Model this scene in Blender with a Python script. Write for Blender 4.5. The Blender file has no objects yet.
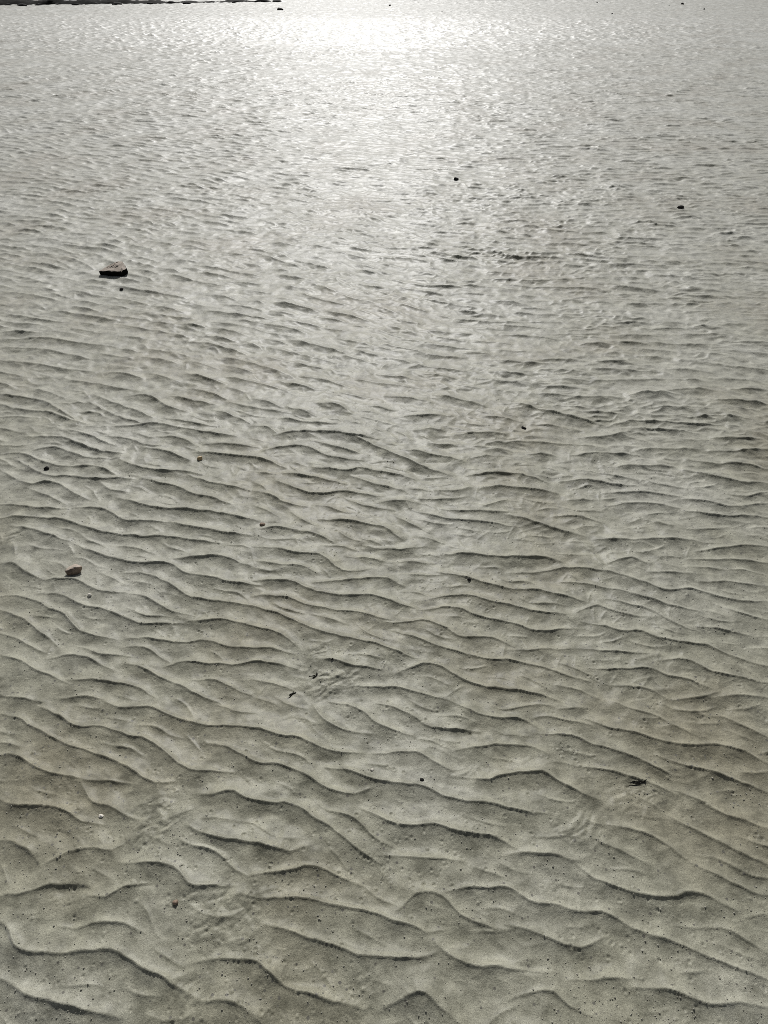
import bpy, bmesh, math, random
import numpy as np
from mathutils import Vector, Matrix
random.seed(7)
RS = np.random.RandomState(11)
SC = bpy.context.scene
COL = SC.collection

# ------------------------------------------------------------------ constants
CAM_H = 1.6
PITCH = math.radians(37.2)          # below horizontal
SUN_EL = math.radians(37.5)
SUN_AZ = math.radians(-2.5)         # ahead of the camera, a little to the left

# ------------------------------------------------------------------ noise
_T = [RS.permutation(4096) for _ in range(1)][0]
_G = RS.rand(4096) * 2 * np.pi
_GX, _GY = np.cos(_G), np.sin(_G)
def noise(x, y, scale, seed=0):
    """gradient noise, about -1..1"""
    x = np.asarray(x, float) / scale + seed * 17.31
    y = np.asarray(y, float) / scale - seed * 9.77
    xi = np.floor(x).astype(np.int64); yi = np.floor(y).astype(np.int64)
    fx = x - xi; fy = y - yi
    u = fx * fx * fx * (fx * (fx * 6 - 15) + 10); v = fy * fy * fy * (fy * (fy * 6 - 15) + 10)
    def g(ix, iy, dx, dy):
        h = _T[(_T[(ix + seed * 131) & 4095] + iy) & 4095]
        return _GX[h] * dx + _GY[h] * dy
    a = g(xi, yi, fx, fy); b = g(xi + 1, yi, fx - 1, fy)
    c = g(xi, yi + 1, fx, fy - 1); d = g(xi + 1, yi + 1, fx - 1, fy - 1)
    return 1.5 * ((a * (1 - u) + b * u) * (1 - v) + (c * (1 - u) + d * u) * v)
def fbm(x, y, scale, seed=0, octv=3, gain=0.5):
    s = 0; a = 1.0
    for i in range(octv):
        s = s + a * noise(x, y, scale / 2 ** i, seed + i * 3); a *= gain
    return s
def sstep(a, b, x):
    t = np.clip((np.asarray(x, float) - a) / (b - a), 0, 1)
    return t * t * (3 - 2 * t)

# ------------------------------------------------------------------ crest lines of the sand ripples (millimetres on the ground)
CREST_TEXT = """-814 756,-780 757,-748 767,-731 779,-697 783,-645 780
-624 756,-594 751,-569 763,-551 776,-525 783,-482 783
-653 697,-624 692,-592 701,-553 707,-498 683
-792 702,-768 692,-749 664,-730 648,-688 644,-641 642,-608 645,-570 650,-543 650,-512 636,-474 614,-438 603,-394 579,-351 559
-748 596,-710 582,-677 563,-637 557,-589 548,-542 539,-502 532
-351 558,-320 561,-287 558,-260 545,-241 532
-565 825,-521 825,-462 822,-433 791,-408 771,-373 776,-330 777
-365 630,-333 633,-286 631,-254 631,-225 609,-196 586,-163 575,-124 565,-85 558,-63 554
-333 749,-306 762,-271 749,-242 749,-207 751,-179 755,-143 746,-108 735,-66 734,-31 723,11 710,52 697,86 681,103 684
-278 802,-235 804,-199 812,-156 821,-127 813,-97 793,-60 783
-236 696,-200 686,-159 675,-114 662,-90 657,-69 644,-42 636,-3 637,31 634,70 631,97 642
39 735,57 753,82 763,111 762,131 749,144 729,170 709,203 696,243 688
125 760,154 770,190 773,225 771,254 777,273 767,299 749,325 735,360 739,392 723,416 721,452 727,480 712,503 694,533 679,572 673,596 664,624 648,653 636,687 620,721 606,749 597
105 662,124 642,156 626,195 619,228 619,252 611,285 613,311 611
16 554,36 562,62 574,71 576,87 562,111 545,135 526
201 813,229 804,257 795,275 783
197 524,224 540,243 548
-18 828,-3 806,11 788
188 686,222 683,250 686
426 817,449 791,475 779,516 771,555 757,589 753,625 755,642 764,670 763,701 751,724 737
683 824,726 802,762 781,791 764,816 760
674 696,701 694,723 679,744 664,770 648
263 696,302 684,334 669,359 657,384 650,413 662,442 670
380 597,418 594,457 597,496 597
492 580,530 578,567 572,589 561,610 548,643 554,683 558,706 551,728 548
252 565,284 571,320 575,339 557,361 540,385 532
-739 1262,-689 1242,-639 1251,-611 1246,-570 1224,-522 1203,-467 1189,-406 1185,-330 1182,-294 1167,-267 1152,-216 1155,-171 1127,-120 1108,-70 1106
-989 1221,-950 1210,-906 1185,-863 1162,-811 1135,-764 1119,-717 1103,-671 1090,-623 1065,-583 1037,-539 1019,-516 1026
-900 1240,-849 1219,-807 1187,-777 1185,-734 1187,-696 1175,-648 1157,-614 1155,-574 1132,-533 1098,-492 1065,-448 1049,-409 1056,-383 1049
-956 1098,-926 1106,-883 1081,-842 1060,-796 1044,-733 1037
-727 1033,-696 1035,-654 1031,-604 1024
-722 1015,-698 980,-667 967,-634 961,-596 938,-555 930
-907 980,-852 961,-806 963,-757 956,-720 938,-692 923,-660 920
-868 885,-835 878,-797 858,-766 835
-736 832,-711 847,-678 858,-649 860,-609 852,-591 866
-440 909,-410 893,-370 880,-324 874,-287 872,-248 858,-210 851,-189 858
-449 1137,-405 1129,-368 1108,-315 1074,-282 1074,-240 1065,-190 1047,-155 1019,-114 996,-67 993,-39 1004
-436 1256,-397 1234,-352 1229
-429 993,-397 990,-359 1002,-333 984,-301 972,-262 973,-214 967,-182 950,-160 926,-125 912,-93 885,-55 854,-18 832
-502 930,-480 938,-466 942
-180 1240,-160 1208,-124 1182,-80 1167,-46 1169
-128 1262,-83 1251,-47 1229,-29 1203,14 1179,65 1165
-4 1262,41 1245,84 1213,117 1179,160 1182,202 1175,236 1167
183 1262,225 1231,266 1210,309 1206,334 1210,368 1206,395 1182
-12 1109,30 1109,63 1108,84 1112,112 1088,152 1065,176 1053
-134 1065,-85 1056,-44 1037,-3 1026,45 1022,109 1011,139 984,177 973,232 967,299 953,336 946,374 942
-42 950,-11 934,28 915,73 913,112 917,141 905,178 893,223 889,260 878,286 864
183 1037,246 1024,280 1042,312 1047,353 1049,389 1051,413 1026,449 1004,492 984
197 1117,248 1122,282 1127,323 1129,364 1125,395 1108
4 843,49 841,100 835,159 832
387 1213,423 1221,455 1208,497 1198,527 1195
404 1162,446 1159,488 1157,520 1129,565 1122,602 1103,646 1081,679 1056,717 1047
534 1208,564 1187,594 1172,644 1165,681 1145,727 1132,776 1125,820 1132,860 1127,904 1109,948 1079
624 1256,663 1234,703 1224,732 1203,758 1177,795 1157
684 1098,719 1079,765 1070,808 1051,856 1028,897 1011,917 1004
487 1070,534 1062,579 1047,624 1031,659 1015,694 999
704 1004,743 980,780 950,826 930,879 912
674 934,704 909,741 885,778 862,813 839,844 828
523 917,559 907,600 891,632 874,655 851,678 832
470 885,503 866,536 851,568 832
284 847,329 849,380 844,421 832
878 1224,905 1203,945 1172,978 1152
748 1256,785 1231,828 1229,868 1245
-1023 1911,-956 1877,-880 1843,-798 1823,-745 1830,-689 1823,-646 1778,-589 1762,-534 1749,-477 1727,-404 1718
-913 1920,-843 1911,-781 1885
-1257 1826,-1201 1823,-1165 1786,-1099 1754
-1096 1746,-1035 1754,-980 1749,-938 1715,-886 1685,-833 1682,-805 1692
-903 1774,-863 1749,-826 1730
-830 1781,-787 1781,-728 1759,-664 1715,-613 1670,-547 1652,-473 1640,-391 1623,-337 1600,-284 1576,-241 1542,-180 1515,-121 1495,-52 1478,-4 1463,44 1437,91 1419
-814 1688,-759 1677,-711 1648,-649 1604,-597 1594
-581 1567,-530 1562,-493 1576,-450 1562,-378 1531,-328 1522,-286 1495,-264 1476
-1193 1673,-1142 1673,-1070 1648,-1016 1612,-958 1590,-912 1528,-860 1502,-799 1495
-1073 1685,-1020 1682,-965 1655,-929 1626,-865 1614,-808 1594,-749 1562,-706 1549,-658 1556,-609 1558
-1168 1612,-1119 1590,-1068 1562,-1025 1528,-972 1489,-953 1476
-1128 1515,-1081 1495,-1020 1463,-972 1437
-731 1495,-673 1495,-611 1482,-563 1482,-526 1491,-485 1476,-433 1453,-367 1450,-320 1456,-280 1444
-936 1415,-893 1427,-843 1419,-797 1394,-764 1376
-731 1460,-684 1463,-636 1425,-615 1413
-602 1398,-567 1413,-509 1403,-460 1391,-413 1388,-362 1410,-304 1398,-255 1382
-713 1394,-674 1388,-630 1358,-578 1335,-547 1318,-495 1284,-447 1267
-1091 1425,-1027 1406,-977 1374,-922 1350,-873 1329
-881 1338,-834 1335,-780 1338,-723 1329,-665 1318,-622 1289
-525 1343,-470 1343,-420 1318,-371 1295
-858 1273,-809 1286,-742 1273
-1033 1284,-974 1273,-918 1264
-684 1851,-610 1863,-543 1860,-495 1835,-448 1813
-420 1835,-374 1818,-319 1807,-265 1810,-230 1786
-429 1903,-362 1897,-315 1877,-269 1860,-215 1877,-179 1826,-133 1781,-69 1794
-216 1734,-142 1738,-79 1746,-36 1759,17 1754,49 1730
-407 1738,-343 1738,-279 1734,-245 1703,-191 1685,-118 1667,-56 1677,-14 1670,37 1640,107 1612
-398 1673,-336 1673,-283 1662,-239 1629,-188 1626,-136 1604,-75 1600,-24 1580,16 1567
16 1556,66 1553,116 1567,155 1549,192 1522,210 1495,258 1489,308 1502,369 1465
-192 1413,-145 1410,-88 1388,-41 1382,-4 1370,1 1394
-352 1341,-305 1329,-257 1312
-121 1312,-67 1320,-22 1315,42 1318,87 1297,140 1281,175 1267
52 1376,109 1394,155 1388,190 1352,242 1323,286 1308,347 1306,399 1289,450 1273
35 1522,84 1502,122 1476,168 1453,242 1425,316 1406,361 1406,416 1394,459 1376,501 1350,552 1335
118 1612,179 1619,239 1612,277 1583,335 1567,382 1558,428 1531,474 1518,527 1535,556 1535
161 1662,213 1670,255 1677,305 1655,344 1640,392 1629,449 1604,509 1600,548 1594
-115 1863,-48 1851,18 1835
-49 1911,7 1890,62 1890,119 1908
184 1778,252 1762,313 1730,373 1707,402 1700,454 1703,496 1700,523 1677,572 1662,610 1648
206 1868,273 1873,337 1856,422 1851,489 1856,543 1851,573 1835
60 1778,124 1770,178 1770
28 1835,94 1835,148 1826
-205 1590,-154 1569,-123 1556
-207 1920,-151 1920,-105 1903
413 1786,466 1781,521 1786,578 1802,643 1802,704 1786,762 1762,818 1730,859 1692,910 1688,966 1700,1011 1677,1065 1655,1122 1643,1185 1652
576 1738,628 1730,695 1703,753 1685,809 1662,843 1637,896 1612,943 1600
591 1604,648 1633,673 1612,719 1590,776 1580
693 1652,741 1637,796 1614,835 1576,872 1535,907 1522
600 1556,646 1539,690 1518,749 1518,782 1495,824 1476,880 1469,926 1463,965 1437,1010 1406,1072 1379
367 1448,424 1448,473 1456,521 1453
578 1453,633 1444,689 1437,736 1437
581 1382,635 1374,683 1379,739 1379,777 1352,827 1335,874 1312
784 1406,842 1410,872 1388,899 1358,951 1350,1001 1335,1049 1323
476 1318,528 1304,567 1278
614 1323,658 1318,711 1312,748 1284
898 1278,964 1286,1029 1275
789 1273,843 1275,893 1289
1023 1626,1071 1590,1150 1567
1009 1734,1083 1734,1153 1723,1212 1718
989 1802,1054 1802,1104 1790
1105 1794,1171 1797,1217 1778
1003 1843,1078 1840,1167 1843,1258 1830
1050 1885,1120 1894,1216 1911,1291 1908
746 1826,807 1851,855 1826
941 1535,1005 1522,1059 1508
863 1778,925 1770,979 1770
570 1877,624 1868,668 1868
-1732 2976,-1630 2945,-1534 2929,-1428 2839,-1308 2739,-1275 2725
-1698 2893,-1617 2839,-1525 2825,-1447 2810,-1371 2759,-1273 2720
-1649 2776,-1566 2781,-1489 2767
-1606 3039,-1512 2992,-1443 2945
-1302 2899,-1225 2839,-1113 2753,-1005 2720
-1141 2960,-1083 2966,-1015 2935,-952 2854,-874 2833
-1271 2945,-1179 2884,-1094 2839,-1006 2781
-1126 2698,-1027 2698,-980 2731,-901 2698,-826 2676,-723 2644,-624 2630
-1460 2617,-1373 2604,-1300 2591,-1215 2540,-1119 2490,-1053 2490
-1341 2670,-1244 2630,-1159 2578,-1080 2540
-1129 2612,-1040 2591,-974 2545,-880 2545
-924 2617,-839 2604,-760 2553
-956 2528,-870 2503,-779 2454
-1531 2490,-1480 2495,-1420 2478,-1332 2418,-1242 2383,-1157 2400,-1100 2383,-1038 2349
-1394 2515,-1318 2528,-1235 2478,-1157 2442,-1069 2454
-1039 2442,-974 2395,-903 2372,-812 2367,-775 2372,-706 2349
-1428 2430,-1354 2372,-1269 2315,-1197 2326,-1114 2304,-1039 2309,-965 2315
-1482 2372,-1408 2315,-1324 2261,-1284 2287,-1218 2278,-1144 2207,-1089 2187
-1070 2287,-1017 2235,-966 2228
-914 2315,-843 2282,-763 2261,-702 2207,-651 2197,-571 2156
-1332 2250,-1255 2207,-1163 2156
-966 2187,-883 2146,-805 2126,-733 2126,-658 2106,-584 2096,-509 2067,-449 2048
-1389 2146,-1313 2136,-1220 2112,-1139 2120
-1105 2126,-1021 2126,-965 2096,-917 2054,-847 2054,-763 2048
-1354 2061,-1286 2067,-1212 2057,-1129 2057,-1058 2020,-992 1992,-919 1979,-824 1968,-744 1965,-648 1943,-567 1932
-765 2057,-687 2020,-614 2001,-528 1974,-470 1965
-1290 2020,-1225 2001,-1143 1965,-1079 1943
-742 2338,-670 2293,-588 2261,-511 2239
-736 2503,-625 2478,-505 2454,-450 2430,-393 2390
-722 2566,-627 2566,-517 2540
-931 2767,-840 2739,-721 2711
-947 2960,-847 2914,-756 2899
-1557 2553,-1471 2540,-1425 2560
-571 2929,-491 2884,-459 2863
-271 2884,-211 2869,-150 2816
-415 2854,-338 2810,-292 2781
-539 2698,-481 2684,-449 2649
-463 2767,-390 2753,-316 2720,-203 2711
-447 2630,-352 2644,-255 2644,-185 2630,-115 2604,-33 2596
-291 2578,-221 2540,-139 2503,-72 2478
-474 2515,-396 2535,-329 2540,-258 2486,-189 2447,-97 2437
-129 2612,-46 2540,21 2490,99 2430,162 2372,237 2338
-263 2383,-198 2367,-133 2360,-96 2390,-44 2360,46 2338,109 2304
-375 2344,-310 2331,-232 2304,-156 2287
-119 2326,-68 2293,-17 2261,57 2239
-394 2282,-327 2239,-263 2207,-201 2207,-166 2235,-91 2218,-17 2197
-493 2360,-413 2338
-474 2228,-409 2197,-368 2156,-293 2136
-17 2160,44 2166,116 2156
141 2176,214 2172,288 2187
114 2106,184 2067,276 2048,369 2038,446 2020
210 2116,281 2100,365 2106,457 2100
-462 2136,-384 2086
-216 2057,-134 2054,-63 2029,-5 2010,52 1956
-139 2187,-65 2136,19 2120
-304 1992,-234 1979,-174 1938
-443 2001,-374 2005,-304 1997
-44 2430,34 2437
205 2228,266 2218,305 2239
363 2454,444 2466
345 2540,424 2528,512 2503
148 2670,231 2670
52 2781,167 2787,281 2781
24 2960,113 2945,201 2914
235 2976,321 2929,434 2869
326 2331,403 2338,489 2338,550 2315,608 2287
380 2250,476 2243,549 2235,621 2218
298 2630,410 2644,491 2630
43 2077,100 2020,145 1992
212 2566,304 2540
567 2899,647 2845,727 2804,833 2759,909 2720
846 2825,944 2810,1030 2804
803 2753,885 2739,972 2747
1044 2698,1122 2676,1203 2665,1295 2649
803 2617,882 2604,971 2630,1020 2657
747 2478,830 2490,923 2490,1001 2486
1013 2739,1114 2747,1207 2725,1330 2711,1411 2703
672 2293,736 2300,796 2287,868 2271,928 2261
738 2367,813 2360,882 2326,952 2304
1163 2372,1229 2338,1293 2304,1360 2282,1445 2282
1203 2454,1283 2418,1387 2418,1487 2383
977 2304,1043 2271,1111 2250
817 2214,892 2218,967 2222,1036 2207,1103 2187
825 2146,889 2160,969 2146,1047 2126
1100 2176,1166 2156,1227 2126,1287 2126,1331 2146,1395 2160
1077 2106,1140 2081,1206 2067,1280 2077,1356 2067
1066 2001,1132 1992,1185 2010
1273 2218,1323 2187,1384 2218,1423 2228
685 2172,759 2176
453 2077,520 2048,593 2001,668 1974
1362 2604,1453 2591,1535 2591
1317 2515,1419 2503,1542 2515
1320 2767,1439 2781,1545 2759
1278 3007,1390 3023,1491 3007
1099 2960,1209 2976,1329 2976
1487 2914,1585 2899,1694 2884
797 2869,896 2854
925 2553,1017 2545
607 2077,678 2077,754 2048
929 2048,991 2020
1587 3023,1752 3023"""
def resample(P, step):
    P = np.asarray(P, float)
    # Catmull-like smoothing: two rounds of corner cutting that keep the ends
    for _ in range(2):
        if len(P) > 2:
            q = 0.75 * P[:-1] + 0.25 * P[1:]; r = 0.25 * P[:-1] + 0.75 * P[1:]
            m = np.empty((2 * len(q), 2)); m[0::2] = q; m[1::2] = r
            P = np.vstack([P[:1], m[1:-1], P[-1:]])
    L = np.r_[0, np.cumsum(np.hypot(*np.diff(P, axis=0).T))]
    n = max(2, int(L[-1] / step) + 1)
    t = np.linspace(0, L[-1], n)
    return np.c_[np.interp(t, L, P[:, 0]), np.interp(t, L, P[:, 1])]
crests = []                                   # (points, amplitude scale)
for line in CREST_TEXT.strip().split('\n'):
    P = np.array([[float(v) for v in p.split()] for p in line.split(',')]) / 1000.0
    d = P[:, 1].mean()
    P = resample(P, 0.014 + 0.004 * d)
    P[:, 1] += 0.0035 * noise(P[:, 0], P[:, 1], 0.045, 3) + 0.0018 * noise(P[:, 0], P[:, 1], 0.02, 4)
    crests.append((P, 1.0))
n_drawn = len(crests)

# the remaining ripples grow along an orientation field, keeping their spacing to the ones before
CELL = 0.10
occ = {}
def occ_add(x, y):
    occ.setdefault((int(x // CELL), int(y // CELL)), []).append((x, y))
def occ_near(x, y, r):
    cx, cy = int(x // CELL), int(y // CELL); r2 = r * r
    k = int(r / CELL) + 1
    for i in range(cx - k, cx + k + 1):
        for j in range(cy - k, cy + k + 1):
            for (a, b) in occ.get((i, j), ()):
                if (a - x) ** 2 + (b - y) ** 2 < r2: return True
    return False
for P, _ in crests:
    for a, b in resample(P, 0.03): occ_add(a, b)
def spacing(y): return 0.118 - 0.034 * min(1.0, max(0.0, (y - 1.5) / 1.5)) - 0.008 * min(1.0, max(0.0, (y - 4.0) / 3.0)) + 0.007 * max(0.0, y - 10.0)
def ray_x(x, y): return x / (0.5 + 0.413 * y)      # how far to the side, in half widths
def direction_grid(y0, y1):
    pass
cand = []
y = 0.15
while y < 37.5:
    s = spacing(y) * 0.62
    hw = 1.2 + 0.62 * y
    n = int(2 * hw / s)
    xs = (np.arange(n) + RS.rand(n)) * s - hw
    ys = y + RS.rand(n) * s
    cand.append(np.c_[xs, ys]); y += s
cand = np.vstack(cand)
ang0 = fbm(cand[:, 0], cand[:, 1], 1.6, 5, 2)
order = RS.permutation(len(cand))
# orientation field on a lattice
FX = np.arange(-25.5, 25.51, 0.1); FY = np.arange(0, 38.01, 0.1)
gx, gy = np.meshgrid(FX, FY)
rx = gx / (0.5 + 0.413 * gy)
base = -0.42 + 0.36 * sstep(-0.15, 0.55, rx)               # left: running down to the right; right: nearly level
base = base + 0.25 * fbm(gx, gy, 1.3, 21, 2) + 0.42 * noise(gx, gy, 0.35, 31) * sstep(2.0, 5.0, gy)
DIR = base
def ang(x, y):
    i = min(max(int((x + 25.5) * 10), 0), DIR.shape[1] - 1); j = min(max(int(y * 10), 0), DIR.shape[0] - 1)
    return DIR[j, i]
for k in order:
    x, y = cand[k]
    sp = spacing(y)
    if occ_near(x, y, sp * 0.92): continue
    half = []
    maxlen = 0.06 + (0.55 if y < 3.0 else 0.26 if y < 5 else 0.17) * random.random() ** 2.0
    st = 0.035 + 0.002 * y
    for sgn in (1, -1):
        px, py = x, y; pts = []; L = 0
        w = random.uniform(-1.2, 1.2)
        while L < maxlen * random.uniform(0.75, 1.0):
            a = ang(px, py) + w * math.sin(L * 9)*0.22
            px += sgn * math.cos(a) * st; py += sgn * math.sin(a) * st; L += st
            if occ_near(px, py, sp * (0.50 if random.random() < .8 else .3)): break
            pts.append((px, py))
        half.append(pts)
    P = half[1][::-1] + [(x, y)] + half[0]
    if len(P) < 3: continue
    for a, b in P: occ_add(a, b)
    P = np.array(P)
    crests.append((P, 0.55 + 0.6 * random.random()))

# weak secondary crests on the treads between the main ones
for _ in range(8500):
    y = 0.3 + 2.6 * random.random(); hw = 1.1 + 0.6 * y; x = random.uniform(-hw, hw)
    if occ_near(x, y, 0.034): continue
    L = random.uniform(.05, .20); P = [(x, y)]; px, py = x, y; w = random.uniform(-1, 1)
    while len(P) * 0.016 < L:
        a = ang(px, py) + 0.35 * w + 0.3 * math.sin(len(P) * .7 + w * 5); px += math.cos(a) * .016; py += math.sin(a) * .016
        if occ_near(px, py, 0.026): break
        P.append((px, py))
    if len(P) < 3: continue
    for a, b in P: occ_add(a, b)
    crests.append((np.array(P), -random.uniform(.5, .95)))
# short cross ridges that tie neighbouring crests together, commonest towards the right
for _ in range(7400):
    y = 1.3 + 15 * random.random() ** 1.3; hw = 1.1 + 0.6 * y; x = random.uniform(-hw, hw)
    if random.random() > 0.22 + 0.75 * float(sstep(-0.1, 0.5, ray_x(x, y))): continue
    a = random.choice((0.9, 1.15, -1.0, -1.2)) + random.uniform(-.3, .3); L = random.uniform(.02, .06)
    t = np.linspace(-.5, .5, 4) * L
    crests.append((np.c_[x + np.cos(a) * t + 0.1 * t * t / L, y + np.sin(a) * t], -random.uniform(.35, .8)))

# ------------------------------------------------------------------ height rasters
SPOIL = [  # disturbed patches: x, y, radius x, radius y, roughness (m), how much ripple survives
    (-0.535, 0.926, 0.060, 0.094, 0.0042, 0.50),
    (-0.324, 0.714, 0.125, 0.084, 0.0036, 0.45),
    (-0.381, 0.563, 0.077, 0.051, 0.0025, 0.60),
    (-0.148, 1.336, 0.093, 0.063, 0.0045, 0.40),
    (0.605, 0.982, 0.099, 0.047, 0.0025, 0.60),
    (0.447, 0.902, 0.068, 0.067, 0.0032, 0.60),
    (-1.274, 1.966, 0.048, 0.043, 0.0040, 0.40),
    (0.209, 1.048, 0.058, 0.022, 0.0030, 0.60),
    (-0.188, 1.434, 0.040, 0.045, 0.0040, 0.50),
    (0.374, 0.761, 0.030, 0.052, 0.0030, 0.60),
    (-0.037, 0.589, 0.035, 0.061, 0.0030, 0.60),
]
DIPS = [  # smooth hollows scoured behind crests: x, y, rx, ry, depth
    (1.076, 1.472, 0.035, 0.019, 0.0060),
    (0.202, 1.164, 0.041, 0.018, 0.0080),
    (-0.122, 1.090, 0.035, 0.014, 0.0070),
    (-0.682, 0.771, 0.047, 0.013, 0.0080),
    (-0.649, 0.706, 0.037, 0.016, 0.0060),
    (-0.508, 0.784, 0.030, 0.009, 0.0060),
    (0.058, 0.860, 0.045, 0.023, 0.0070),
    (0.288, 0.616, 0.028, 0.011, 0.0080),
    (0.410, 0.634, 0.048, 0.026, 0.0060),
    (-0.199, 0.982, 0.047, 0.013, 0.0050),
    (-0.265, 0.944, 0.033, 0.012, 0.0050),
    (-0.190, 2.050, 0.042, 0.017, 0.0060),
    (-0.271, 1.977, 0.048, 0.016, 0.0060),
    (-0.016, 2.433, 0.031, 0.021, 0.0060),
    (0.132, 0.982, 0.038, 0.021, 0.0050),
    (-1.035, 1.846, 0.033, 0.040, 0.0040),
    (0.567, 1.226, 0.053, 0.019, 0.0050),
    (-0.500, 1.379, 0.033, 0.022, 0.0060),
    (-0.683, 1.021, 0.043, 0.016, 0.0050),
    (-0.182, 0.589, 0.039, 0.014, 0.0060),
    (0.647, 0.751, 0.055, 0.012, 0.0060),
]
class Raster:
    def __init__(s, x0, x1, y0, y1, d):
        s.x0, s.y0, s.d = x0, y0, d
        s.nx = int((x1 - x0) / d) + 1; s.ny = int((y1 - y0) / d) + 1
        s.x1, s.y1 = x0 + (s.nx - 1) * d, y0 + (s.ny - 1) * d
        s.S = np.ones((s.ny, s.nx), np.float32)
        s.D = np.zeros((s.ny, s.nx), np.float32)
    def window(s, xa, xb, ya, yb):
        i0 = max(0, int((xa - s.x0) / s.d)); i1 = min(s.nx, int((xb - s.x0) / s.d) + 2)
        j0 = max(0, int((ya - s.y0) / s.d)); j1 = min(s.ny, int((yb - s.y0) / s.d) + 2)
        return i0, i1, j0, j1
KS = 950.0
def stamp(R, P, A, lam):
    i0, i1, j0, j1 = R.window(P[:, 0].min() - .10, P[:, 0].max() + .10, P[:, 1].min() - .12, P[:, 1].max() + lam * 1.2)
    if i1 <= i0 or j1 <= j0: return
    X, Y = np.meshgrid(R.x0 + np.arange(i0, i1) * R.d, R.y0 + np.arange(j0, j1) * R.d)
    n = len(P) - 1
    best = np.full(X.shape, 1e9); sd = np.zeros(X.shape); over = np.zeros(X.shape); par = np.zeros(X.shape)
    for k in range(n):
        ax, ay = P[k]; bx, by = P[k + 1]
        dx, dy = bx - ax, by - ay; L = math.hypot(dx, dy) + 1e-9; dx /= L; dy /= L
        t = (X - ax) * dx + (Y - ay) * dy
        s = -(X - ax) * dy + (Y - ay) * dx
        o = np.maximum(-t, 0) + np.maximum(t - L, 0)
        dist = s * s + o * o
        end = np.where(((k == 0) & (t < 0)) | ((k == n - 1) & (t > L)), o, 0.0)
        m = dist < best
        best = np.where(m, dist, best)
        # inside a bend keep the radial distance, past an end keep the extended line
        val = np.where(end > 0, s, np.sign(s) * np.sqrt(dist))
        sd = np.where(m, val, sd); over = np.where(m, end, over)
        par = np.where(m, (k + np.clip(t / L, 0, 1)) / n, par)
    Ltot = np.hypot(*np.diff(P, axis=0).T).sum()
    e = np.minimum(par, 1 - par) * Ltot
    amp = A * (0.5 + 0.5 * sstep(0, 0.06, e)) * np.exp(-(over / 0.022) ** 2)
    amp = amp * (1.0 + 0.22 * noise(X, Y, 0.13, 41))
    sn = np.minimum(sd, 0) * (0.14 / lam)
    lee = 0.26 * np.exp(sn / max(0.0024, 0.0021 * P[:, 1].mean())) + 0.74 * np.exp(sn / 0.039)
    sp = np.maximum(sd, 0)
    sto = 0.46 * np.exp(-(sp * 0.14 / lam / 0.013) ** 1.3) + 0.54 * np.clip(1 - sp / (lam * 0.95), 0, 1) ** 1.5
    h = amp * np.where(sd < 0, lee, sto)
    R.S[j0:j1, i0:i1] += np.exp(KS * h) - 1
    R.D[j0:j1, i0:i1] -= amp * 0.14 * np.exp(-((sd + 0.045) / 0.022) ** 2)
RASTERS = [Raster(-3.2, 3.2, 0.15, 3.2, 0.0025), Raster(-5.6, 5.6, 2.9, 7.0, 0.006),
           Raster(-9.9, 9.9, 6.6, 14.0, 0.009), Raster(-24.2, 24.2, 13.2, 37.5, 0.021)]
AMP = 0.0162
ALLP = np.vstack([c[0] for c in crests if c[1] > 0]); OWN = np.concatenate([np.full(len(c[0]), i) for i, c in enumerate(crests) if c[1] > 0])
def local_gap(i, P):
    """typical distance from a crest to its neighbours on both sides"""
    m = (ALLP[:, 1] > P[:, 1].min() - .3) & (ALLP[:, 1] < P[:, 1].max() + .3) & (ALLP[:, 0] > P[:, 0].min() - .1) & (ALLP[:, 0] < P[:, 0].max() + .1) & (OWN != i)
    Q = ALLP[m]
    if not len(Q): return 0.12
    T = np.gradient(P, axis=0); T /= np.hypot(T[:, 0], T[:, 1])[:, None] + 1e-9
    g = []
    for p, t in zip(P, T):
        d = Q - p; al = d @ t; ac = -d[:, 0] * t[1] + d[:, 1] * t[0]
        k = np.abs(al) < 0.035
        for sgn in (1, -1):
            v = sgn * ac[k]; v = v[v > 0.02]
            if len(v): g.append(min(v.min(), 0.2))
    return float(np.median(g)) if g else 0.12
for idx, (P, a) in enumerate(crests):
    yc = P[:, 1].mean(); lam = spacing(yc) * 1.2
    A = AMP * a * (lam / 0.14) * (1.2 if yc < 9 else 1.1)
    if a < 0: lam = 0.065; A = -AMP * a * 0.75
    if idx < n_drawn:
        lam = min(0.165, max(0.070, 1.15 * local_gap(idx, P)))
        A = AMP * min(1.0, 0.80 + 0.20 * len(P) / 18.0) * (lam / 0.14) ** 0.6 * (1.0 + 0.25 * float(sstep(1.5, 2.4, yc)))
    for R in RASTERS:
        if P[:, 1].max() > R.y0 - .2 and P[:, 1].min() < R.y1 + .2: stamp(R, P, A, lam)
def cup(x, y):
    """how deep in the scoured cup behind a crest a point lies, 0..1: loose grit gathers there"""
    R = RASTERS[0] if y < 3.1 else RASTERS[1]
    i = min(max(int((x - R.x0) / R.d), 0), R.nx - 1); j = min(max(int((y - R.y0) / R.d), 0), R.ny - 1)
    return min(1.0, max(0.0, -float(R.D[j, i]) / 0.0015))
def blur(a):
    b = a.copy()
    b[1:-1] = 0.25 * a[:-2] + 0.5 * a[1:-1] + 0.25 * a[2:]
    c = b.copy()
    c[:, 1:-1] = 0.25 * b[:, :-2] + 0.5 * b[:, 1:-1] + 0.25 * b[:, 2:]
    return c
GOUGE = []
for _ in range(3300):
    y = 2.3 + 11 * random.random() ** 1.4; hw = 1.1 + 0.6 * y; x = random.uniform(-hw, hw)
    if random.random() > 0.25 + 0.75 * float(sstep(-0.2, 0.5, ray_x(x, y))): continue
    GOUGE.append((x, y, random.uniform(.018, .05), random.uniform(.010, .020), random.uniform(.002, .0045)))
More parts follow.
